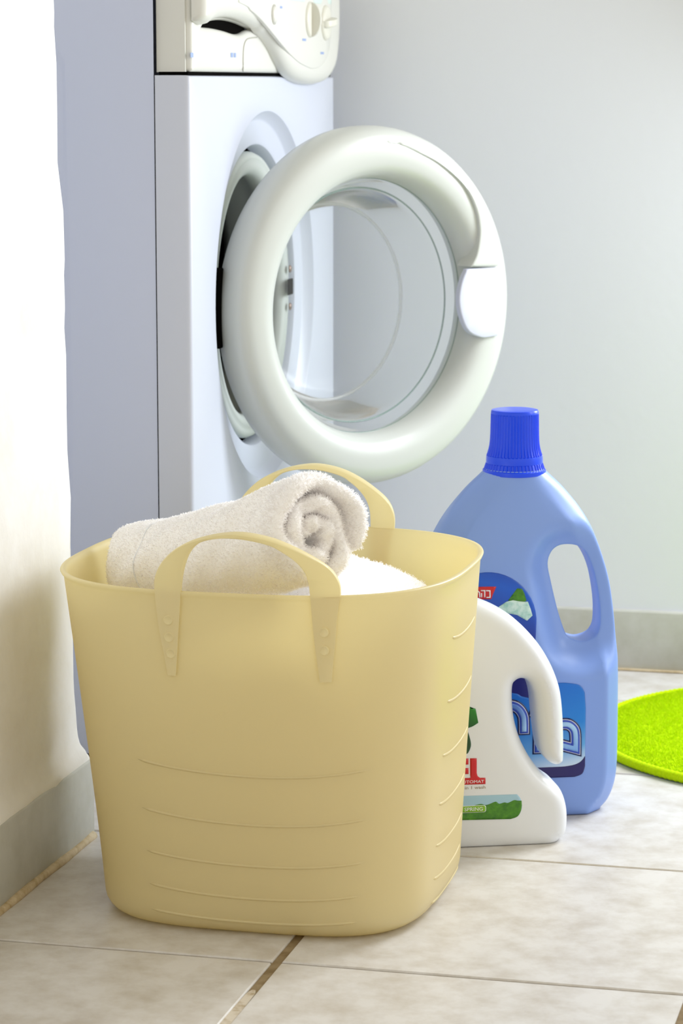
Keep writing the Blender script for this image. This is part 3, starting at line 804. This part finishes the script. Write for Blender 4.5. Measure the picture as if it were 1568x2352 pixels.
for i in range(NS + 1):
    s = i / NS; taper = min(1.0, (1 - s) * 40 + 0.25, s * 40 + 0.3)
    for (a_, h_) in sec: v.append(roll_pt(s, a_, h_ * taper))
for i in range(NS):
    s = i / NS
    for j in range(nsq):
        j2 = (j + 1) % nsq; f.append((i * nsq + j, i * nsq + j2, (i + 1) * nsq + j2, (i + 1) * nsq + j))
        a_, h_ = sec[j]
        near = a_ < 0.014
        vis_outer = (h_ > 0 and s > 1 - 1 / turns)
        wend.append(1.0 if near else 0.0); wgt.append(1.0 if (vis_outer and not near) else 0.0)
f.append(tuple(range(nsq))); f.append(tuple(NS * nsq + j for j in range(nsq))[::-1])
rt = mesh('rolled_towel', v, f, M['terry'])
tag(rt, 'white terry towel rolled into a spiral, sticking up out of the cream basket', 'towel')
bm = bmesh.new(); bm.from_mesh(rt.data); bmesh.ops.recalc_face_normals(bm, faces=bm.faces); bm.to_mesh(rt.data); bm.free()
rv = np.array([tuple(p) for p in v]); rf = np.array([q for q in f if len(q) == 4])
fcs = rf
cen = rv[fcs].mean(1); q0 = np.cross(rv[fcs][:, 2] - rv[fcs][:, 0], rv[fcs][:, 3] - rv[fcs][:, 1])
axp = np.array(TA) + np.outer((cen - np.array(TA)) @ np.array(ax), np.array(ax))
if ((q0 * (cen - axp)).sum(1) * np.array(wgt)[:len(fcs)]).sum() < 0: fcs = fcs[:, ::-1]
P, Nn = sample(rv, fcs, 14000, 11, np.array(wend)[:len(fcs)])
blades(P, Nn, 0.0032, 0.0006, 0.5, 12, 'terry_pile', M['terry_pile'], rt)
P, Nn = sample(rv, fcs, 40000, 13, np.array(wgt)[:len(fcs)])
blades(P, Nn, 0.0016, 0.0006, 0.7, 14, 'terry_pile', M['terry_pile'], rt)
# stitched border line round the far end of the roll
hemv = []
for q in np.linspace(1 - 0.96 / turns, 0.995, 70): hemv.append(roll_pt(q, TL * 0.80, hh + 0.0004))
mesh('hem_stitching', *tube(hemv, 0.0005, 5), M['pale'], rt)

# folded towel underneath, four soft layers, sloping down to the left and back
FX0, FX1, FY0, FY1 = -0.685, -0.493, 2.172, 2.395
v, f = [], []
NL, NU, NV = 4, 26, 26
def f_top(u, w_):
    x, y = FX0 + u * (FX1 - FX0), FY0 + w_ * (FY1 - FY0)
    z = 0.303 - 0.036 * max(0, (u - 0.50) / 0.50) ** 1.1 + 0.003 * math.sin(6 * u + 3 * w_) - 0.008 * w_
    hx, hy = TB.x - TA.x, TB.y - TA.y; hl = math.hypot(hx, hy)
    k = ((x - TA.x) * hx + (y - TA.y) * hy) / hl ** 2; d = abs((x - TA.x) * hy - (y - TA.y) * hx) / hl
    za = TA.z + (TB.z - TA.z) * k; r_ = 0.062
    side_ = (x - TA.x) * hy - (y - TA.y) * hx
    if side_ < 0: d = 0
    if d < r_: z = min(z, za - math.sqrt(r_ * r_ - d * d))
    return z
def layer_ring(u, k):
    return 0
rings_ = []
ang_n = 72
ft_v, ft_f = [], []
cx_, cy_ = (FX0 + FX1) / 2, (FY0 + FY1) / 2; hx_, hy_ = (FX1 - FX0) / 2, (FY1 - FY0) / 2
def sq(a, sc):
    c, s = math.cos(a), math.sin(a); n_ = 5
    return (cx_ + sc * hx_ * abs(c) ** (2 / n_) * (1 if c >= 0 else -1), cy_ + sc * hy_ * abs(s) ** (2 / n_) * (1 if s >= 0 else -1))
levels = []
for k in range(NL):
    for t in np.linspace(0.04, 0.96, 9):
        bul = math.sqrt(max(0, 1 - (2 * t - 1) ** 2)); levels.append(((k + t) / NL, 0.93 + 0.07 * bul))
for sc in (0.0, 0.4, 0.75, 0.9): levels.insert(0, (0.01, sc)) if sc == 0 else levels.insert(1, (0.01, sc))
levels = [(0.01, 0.0), (0.01, 0.5), (0.01, 0.9)] + levels[4:] + [(0.995, 0.9), (1.0, 0.78), (1.0, 0.6), (1.0, 0.4), (1.0, 0.2), (1.0, 0.0)]
for (t, sc) in levels:
    for j in range(ang_n):
        x, y = sq(2 * math.pi * j / ang_n, sc); u = (x - FX0) / (FX1 - FX0); w_ = (y - FY0) / (FY1 - FY0)
        ft_v.append((x, y, 0.006 + (f_top(u, w_) - 0.006) * t))
for i in range(len(levels) - 1):
    for j in range(ang_n): ft_f.append((i * ang_n + j, i * ang_n + (j + 1) % ang_n, (i + 1) * ang_n + (j + 1) % ang_n, (i + 1) * ang_n + j))
ft = mesh('folded_towel', ft_v, ft_f, M['terry'], fix=True)
tag(ft, 'white folded terry towel lying in the basket under the rolled towel', 'towel')
fv = np.array(ft_v); ff = np.array(ft_f); cz = fv[ff].mean(1)[:, 2]
P, Nn = sample(fv, ff, 16000, 21, (cz > 0.23).astype(float))
blades(P, Nn, 0.0024, 0.0005, 0.5, 22, 'terry_pile', M['terry_pile'], ft)

# ================================================================== BOTTLES
E23, N23 = Vector((math.cos(R(23)), math.sin(R(23)), 0)), Vector((math.sin(R(23)), -math.cos(R(23)), 0))
def bottle_frame(o): return frame(o, E23, Vector((0, 0, 1)), N23)        # x across, y up, z toward the viewer

def surf_label(name, poly, hfun, m, parent, world, eps, rs=0.003, step=0.005):
    ol = resample(poly, rs); V, T = fill2d(ol, (), step, (0.002,))
    z = hfun(V)
    return solid(name, V, T, z + eps, z + eps * 0.2 - 0.0001, m, parent, world)

def surf_text(name, text, size, pos, hfun, m, parent, world, eps, width=None, spacing=1.0, xs=None):
    V, F = glyphs(text, size, spacing)
    V = V - V.min(0)
    if width: V[:, 0] *= width / V[:, 0].max()
    V = V + np.array(pos)
    z = hfun(V)
    me = bpy.data.meshes.new(name)
    me.from_pydata([(p[0], p[1], zz + eps) for p, zz in zip(V, z)], [], F)
    o = link(name, me, m, parent, False, world)
    return o

# ---- blue bottle
BO = Vector((-0.4726, 2.6101, 0)); bf = bottle_frame(BO)
bb_ = empty('fabric_softener_bottle', BO, 'tall light blue bottle with ribbed blue cap and moulded handle, behind the white bottle', 'bottle')
rt_ = [(0.0295, 0.3455), (0.0315, 0.3424), (0.0486, 0.3267), (0.0667, 0.3043), (0.0813, 0.282), (0.0920, 0.2552), (0.0991, 0.2306), (0.1041, 0.1994), (0.1068, 0.1681), (0.1080, 0.14), (0.1084, 0.10), (0.1084, 0.062), (0.1078, 0.040), (0.1050, 0.024), (0.0990, 0.010), (0.0905, 0.0)]
rt_ = [(x * (0.962 if y < 0.3 else (0.985 if y < 0.33 else 1.0)), y) for x, y in rt_]
rs_ = smooth_curve(rt_, 5, False)
bout = np.vstack([rs_, [(-p[0], p[1]) for p in rs_[::-1]]])
hol = smooth_curve([(0.0516, 0.2687), (0.0425, 0.2672), (0.0360, 0.2612), (0.0331, 0.2502), (0.0364, 0.2325), (0.0435, 0.2035), (0.0505, 0.1832), (0.055, 0.1775), (0.0663, 0.1738), (0.0775, 0.1765), (0.083, 0.1825), (0.0848, 0.1930), (0.0838, 0.2133), (0.0788, 0.2401), (0.0709, 0.2589), (0.0627, 0.2665)], 4)
hol = (hol - np.array([0.059, 0.221])) * np.array([1.05, 1.035]) + np.array([0.0585, 0.2208])
bol, bho = resample(bout, 0.003), resample(hol, 0.0025)
def hw_at(vv): return np.interp(vv, [p[1] for p in rs_[::-1]], [p[0] for p in rs_[::-1]])
def blue_T(V):
    do = dist(V, bol, (bol[:, 1] > 0.0015) & (bol[:, 1] < 0.3445)); dh = dist(V, bho)
    Tm = 0.045
    chamf = 0.50 + 0.50 * np.clip(do / 0.019, 0, 1) ** 0.9
    chamf = np.where(do > 0.019, 1.0, chamf) * (0.82 + 0.18 * prof(do, 0.004))
    base = 0.88 + 0.12 * prof(V[:, 1], 0.008)
    dhx = dh * (0.85 + 0.15 * np.clip((V[:, 1] - 0.175) / 0.05, 0, 1))
    hole = 0.42 + 0.58 * (0.5 - 0.5 * np.cos(np.pi * np.clip(dhx / 0.030, 0, 1))) + 0.0
    hole = np.minimum(hole, 1.0) * (0.86 + 0.14 * prof(dh, 0.005))
    t = Tm * np.minimum(chamf, 1.0) * base * hole
    wv = np.clip((V[:, 1] - 0.235) / (0.3435 - 0.235), 0, 1); wv = wv * wv * (3 - 2 * wv)
    rn = 0.0300
    circ = rn * np.sqrt(np.clip(1 - (V[:, 0] / (hw_at(V[:, 1]) + 1e-6)) ** 2, 0.02, 1))
    body = t * (1 - 0.15 * np.clip((V[:, 1] - 0.2) / 0.14, 0, 1))
    return body * (1 - wv ** 1.6) + circ * wv ** 1.6
V, T = fill2d(bol, [bho], 0.0042, (0.0006, 0.0018, 0.0036, 0.0065, 0.010, 0.0145, 0.019, 0.0215))
t_ = blue_T(V)
solid('body', V, T, t_, -t_, M['blue_body'], bb_, bf, auto=62)
capf = frame(BO, (1, 0, 0), (0, 1, 0), (0, 0, 1))
cprof = [(0.0300, 0.3395), (0.0312, 0.3400), (0.0314, 0.3415), (0.0314, 0.3440), (0.0306, 0.3445), (0.0302, 0.3450), (0.0292, 0.3480), (0.0284, 0.3505), (0.0281, 0.3510), (0.0281, 0.3535), (0.0279, 0.3572), (0.0277, 0.3580), (0.0276, 0.3586), (0.0267, 0.3610), (0.0257, 0.3645), (0.0249, 0.3685), (0.0244, 0.3735), (0.0241, 0.380), (0.0239, 0.390), (0.0237, 0.3990), (0.0237, 0.4000), (0.0235, 0.4020), (0.0229, 0.4033), (0.0215, 0.4037), (0.004, 0.4035), (0.0, 0.4037)]
def capmod(r_, a, k, i):
    ph = k % 6
    if 0.3445 < a < 0.3507: return r_ - (0.0011 if ph in (1, 2, 3, 4) else 0)
    if 0.3583 < a < 0.3995: return r_ - (0.00115 * min(1.0, 0.55 + (0.372 - a) * 40 if a < 0.372 else 0.62) if ph in (1, 2, 3, 4) else 0)
    return r_
tag(lathe('screw_cap', cprof, M['blue_cap'], bb_, capf, 6 * 46, capmod, auto=28), 'deep blue ribbed screw cap')
# printed labels
arch = [(-0.036 - 0.050 * math.cos(R(a)), 0.1985 + 0.0505 * math.sin(R(a))) for a in range(0, 181, 8)] + [(0.0125, 0.172), (0.0110, 0.118), (-0.088, 0.118)]
surf_label('round_label', arch, blue_T, M['dkblue'], bb_, bf, 0.0004)
surf_label('red_flag', smooth_curve([(-0.070, 0.2225), (-0.070, 0.2330), (-0.0455, 0.2348), (-0.0267, 0.2346)], 4, False).tolist() + [(-0.0300, 0.2275), (-0.0318, 0.2225)], blue_T, M['red'], bb_, bf, 0.0007)
for st in ([(-0.0372, 0.2310), (-0.0332, 0.2308), (-0.0331, 0.2243), (-0.0368, 0.2243)], [(-0.0422, 0.2312), (-0.0384, 0.2311), (-0.0384, 0.2245)], [(-0.0416, 0.2288), (-0.0416, 0.2245)], [(-0.0478, 0.2300), (-0.0458, 0.2312), (-0.0437, 0.2295), (-0.0433, 0.2245)]):
    surf_label('flag_lettering', stroke(st, 0.00105), blue_T, M['pale'], bb_, bf, 0.0009, rs=0.002, step=0.004)
surf_label('label_meadow', [(-0.0058, 0.2323), (-0.001, 0.2318), (0.0015, 0.2270), (0.0035, 0.2200), (0.001, 0.2185), (-0.0150, 0.2205)], blue_T, M['meadow'], bb_, bf, 0.0007)
surf_label('label_fabric', [(-0.0165, 0.2195), (-0.010, 0.2208), (-0.004, 0.2195), (0.0020, 0.2188), (0.0048, 0.2190), (0.0075, 0.212), (0.0095, 0.2050), (0.0040, 0.200), (-0.006, 0.206), (-0.030, 0.211)], blue_T, M['ice'], bb_, bf, 0.0008)
low = np.vstack([smooth_curve([(-0.088, 0.128), (-0.055, 0.1300), (-0.0103, 0.1279), (-0.0002, 0.1240), (0.0124, 0.1218), (0.022, 0.1260), (0.030, 0.1345), (0.0401, 0.1363), (0.0541, 0.1345), (0.0598, 0.1318), (0.0632, 0.1259)], 4, False), [(0.0645, 0.11), (0.0645, 0.052)], smooth_curve([(0.0645, 0.0509), (0.0617, 0.0433), (0.0541, 0.0404)], 4, False), [(-0.07, 0.0404), (-0.088, 0.05)]])
surf_label('square_label', low, blue_T, M['sky_label'], bb_, bf, 0.0007)
strip = np.vstack([smooth_curve([(-0.086, 0.0520), (0.0221, 0.0512), (0.0476, 0.0517), (0.059, 0.0549), (0.0645, 0.0610)], 4, False), smooth_curve([(0.0646, 0.0509), (0.0618, 0.0432), (0.0541, 0.0403)], 4, False), [(-0.070, 0.0403), (-0.0875, 0.0495)]])
surf_label('label_border', strip, blue_T, M['navy'], bb_, bf, 0.0009)
letters = [
    smooth_curve([(0.0395, 0.0945), (0.0470, 0.0940), (0.0525, 0.0895), (0.0543, 0.0830), (0.0546, 0.0690)], 4, False).tolist() + [(0.0395, 0.0735)],
    [(0.0105, 0.1085), (0.0250, 0.1045), (0.0330, 0.099), (0.0335, 0.078)],
    [(0.0172, 0.0920), (0.0172, 0.0712), (0.0260, 0.0712)],
    smooth_curve([(-0.0300, 0.1170), (-0.0115, 0.1155), (-0.0039, 0.1120), (0.0006, 0.1055), (0.0018, 0.0990), (0.0020, 0.0880)], 4, False).tolist(),
    [(-0.030, 0.1170), (-0.030, 0.088)],
]
for i, lt in enumerate(letters):
    sh = np.asarray(lt); e0 = (sh[0] - sh[1]) / np.linalg.norm(sh[0] - sh[1]); e1 = (sh[-1] - sh[-2]) / np.linalg.norm(sh[-1] - sh[-2])
    def ext(q): s2 = sh.copy(); s2[0] = s2[0] + e0 * q; s2[-1] = s2[-1] + e1 * q; return s2
    for wd, q, m_, e_, nm in ((0.0125, 0.0030, 'navy2', 0.0011, 'letter_outline'), (0.0096, 0.0017, 'pale', 0.00145, 'letter_edge'), (0.0086, 0.0012, 'midblue', 0.0018, 'letter_edge'), (0.0046, -0.0006, 'letter', 0.00215, 'letter_face')):
        surf_label(nm, stroke(ext(q), wd), blue_T, M[m_], bb_, bf, e_ + 0.00004 * i, rs=0.002, step=0.004)

# ---- white bottle
WO = Vector((-0.4638, 2.4951, 0)); wf = bottle_frame(WO)
wb = empty('detergent_bottle', WO, 'white plastic bottle with hooked handle and green leaf print, beside the cream basket', 'bottle')
hook = [(-0.0400, 0.2395), (-0.0305, 0.2380), (-0.0198, 0.2351), (-0.0028, 0.227), (0.0144, 0.215), (0.0296, 0.1992), (0.0404, 0.1843), (0.0493, 0.1669), (0.056, 0.1452), (0.059, 0.1149), (0.0597, 0.0830), (0.0582, 0.0768), (0.0526, 0.0742), (0.0452, 0.0778), (0.0386, 0.0870), (0.0354, 0.1029), (0.0328, 0.1250), (0.0312, 0.1395), (0.0284, 0.1505), (0.0236, 0.1579), (0.0171, 0.1603), (0.0116, 0.1583), (0.0091, 0.1541), (0.0087, 0.1426), (0.0102, 0.1254), (0.0142, 0.1089), (0.02, 0.0948), (0.0288, 0.0794), (0.0397, 0.0659), (0.0506, 0.0575), (0.0586, 0.0475), (0.0631, 0.0332), (0.0640, 0.0180), (0.0625, 0.0075), (0.0580, 0.0015), (0.0520, 0.0)]
wout = np.vstack([smooth_curve(hook, 4, False), [(-0.040, 0.0), (-0.055, 0.0)], smooth_curve([(-0.0620, 0.004), (-0.0655, 0.015), (-0.066, 0.05), (-0.066, 0.19), (-0.0645, 0.220), (-0.060, 0.2330), (-0.053, 0.2390)], 3, False)])
wol = resample(wout, 0.0028)
def white_T(V):
    d = dist(V, wol, wol[:, 1] > 0.001)
    t = 0.032 * (0.34 + 0.66 * prof(d, 0.015)) * (0.86 + 0.14 * prof(V[:, 1], 0.010))
    t *= 1 - 0.38 * np.clip((V[:, 1] - 0.15) / 0.09, 0, 1) ** 1.5
    return t
V, T = fill2d(wol, (), 0.0042, (0.0006, 0.0018, 0.0036, 0.006, 0.009, 0.0125, 0.0155))
t_ = white_T(V)
solid('body', V, T, t_, -t_, M['white_body'], wb, wf, auto=75)
lathe('screw_cap', [(0.0115, 0.2375), (0.0150, 0.2385), (0.0152, 0.2400), (0.0152, 0.258), (0.0145, 0.2605), (0.0, 0.2610)], M['green_cap'], wb, frame(WO + E23 * -0.048, (1, 0, 0), (0, 1, 0), (0, 0, 1)), 60, lambda r_, a, k, i: r_ - (0.0006 if (k % 3 == 1 and 0.239 < a < 0.259) else 0), auto=30)
wf2 = bottle_frame(WO + E23 * 0.004)
photo = np.vstack([[(-0.0605, 0.0283), (-0.0605, 0.0517), (0.0060, 0.0510)], smooth_curve([(0.0071, 0.0507), (0.0102, 0.0464), (0.0115, 0.0399), (0.0107, 0.0348), (0.0074, 0.0293), (0.0006, 0.027)], 4, False)])
surf_label('label_sky', photo, lambda q: white_T(q + np.array([0.004, 0.0])), M['photo_sky'], wb, wf2, 0.0003)
hills = np.vstack([[(-0.0605, 0.0283), (-0.0605, 0.0420)], smooth_curve([(-0.0458, 0.0418), (-0.0365, 0.0413), (-0.0330, 0.0424), (-0.028, 0.0430), (-0.0238, 0.0418), (-0.0195, 0.0428), (-0.014, 0.0447), (-0.0105, 0.0425), (-0.0055, 0.0436), (-0.0020, 0.0430), (0.0038, 0.0454), (0.0075, 0.0448), (0.0112, 0.0446)], 4, False), smooth_curve([(0.0115, 0.0399), (0.0107, 0.0348), (0.0074, 0.0293), (0.0006, 0.027)], 4, False)])
surf_label('label_meadow', hills, lambda q: white_T(q + np.array([0.004, 0.0])), M['meadow'], wb, wf2, 0.0005)
surf_label('name_plate_edge', rounded_rect(-0.0605, 0.0350, -0.0235, 0.0418, 0.002, 4), lambda q: white_T(q + np.array([0.004, 0.0])), M['pale'], wb, wf2, 0.0007)
surf_label('name_plate', rounded_rect(-0.0600, 0.0354, -0.0240, 0.0414, 0.0018, 4), lambda q: white_T(q + np.array([0.004, 0.0])), M['pill'], wb, wf2, 0.0008)
surf_text('lettering', 'SPRING', 0.0050, (-0.0445, 0.0367), lambda q: white_T(q + np.array([0.004, 0.0])), M['pale'], wb, wf2, 0.0010, width=0.0178)
# red block lettering
surf_label('red_lettering', [(-0.0392, 0.0881), (-0.0328, 0.0879), (-0.0327, 0.0735), (-0.0318, 0.0705), (-0.0295, 0.0687), (-0.0242, 0.0685), (-0.0241, 0.0624), (-0.0605, 0.0628), (-0.0605, 0.0690), (-0.0386, 0.0690), (-0.0390, 0.0720)], lambda q: white_T(q + np.array([0.004, 0.0])), M['red'], wb, wf2, 0.0004)
surf_label('red_lettering', [(-0.0600, 0.0700), (-0.0600, 0.0881), (-0.0408, 0.0881), (-0.0408, 0.0822), (-0.0540, 0.0822), (-0.0540, 0.0788), (-0.0407, 0.0788), (-0.0406, 0.0729), (-0.0540, 0.0729), (-0.0540, 0.0700)], lambda q: white_T(q + np.array([0.004, 0.0])), M['red'], wb, wf2, 0.0004)
surf_text('lettering', 'AUTOMAT', 0.0040, (-0.0498, 0.0639), lambda q: white_T(q + np.array([0.004, 0.0])), M['pale'], wb, wf2, 0.0008, width=0.0242)
surf_text('lettering', 'in 1 wash', 0.0042, (-0.0440, 0.0580), lambda q: white_T(q + np.array([0.004, 0.0])), M['brown'], wb, wf2, 0.0005, width=0.0200)
surf_label('leaf_print', smooth_curve([(-0.056, 0.1440), (-0.0406, 0.1385)], 3, False).tolist() + [(-0.0343, 0.1362), (-0.0316, 0.1225)] + smooth_curve([(-0.0316, 0.1225), (-0.0365, 0.1195), (-0.0413, 0.1178), (-0.052, 0.1150), (-0.060, 0.125)], 3, False)[1:].tolist(), lambda q: white_T(q + np.array([0.004, 0.0])), M['green_print'], wb, wf2, 0.0004)
surf_label('leaf_print', smooth_curve([(-0.0440, 0.1165), (-0.0417, 0.1144), (-0.0391, 0.1059), (-0.0386, 0.1003), (-0.0403, 0.0953), (-0.0432, 0.0925), (-0.053, 0.093), (-0.056, 0.104), (-0.050, 0.114)], 4), lambda q: white_T(q + np.array([0.004, 0.0])), M['dkgreen'], wb, wf2, 0.0004)

# ================================================================== BATH MAT
MC, MR = (-0.1806, 2.9638), 0.2643
bm_ = lathe('bath_mat', [(0.0, 0.0095), (0.1, 0.0098), (0.2, 0.0098), (0.2515, 0.0095), (0.2535, 0.007), (0.254, 0.001), (0.2, 0.0006), (0.0, 0.0006)], M['mat_green'], None, frame((MC[0], MC[1], 0), (1, 0, 0), (0, 1, 0), (0, 0, 1)), 128)
tag(bm_, 'round lime green shaggy bath mat on the floor by the back wall', 'mat')
nseg = 900
pts = [(MC[0] + 0.2585 * math.cos(2 * math.pi * k / nseg), MC[1] + 0.2585 * math.sin(2 * math.pi * k / nseg), 0.0058) for k in range(nseg)]
rads = [0.0056 * (0.93 + 0.07 * math.cos(2 * math.pi * k / 4)) for k in range(nseg)]
mesh('edge_binding', *tube(pts, rads, 10, closed=True), M['mat_green'], bm_)
rr = np.random.default_rng(5); n = 120000
q = np.sqrt(rr.random(n)) * 0.251; a = rr.random(n) * 2 * np.pi
P = np.stack([MC[0] + q * np.cos(a), MC[1] + q * np.sin(a), np.full(n, 0.009)], 1)
keep = P[:, 0] < 0.02; P = P[keep]
blades(P, np.tile([0.0, 0.0, 1.0], (len(P), 1)), 0.0038, 0.0011, 0.5, 6, 'pile', M['mat_pile'], bm_)
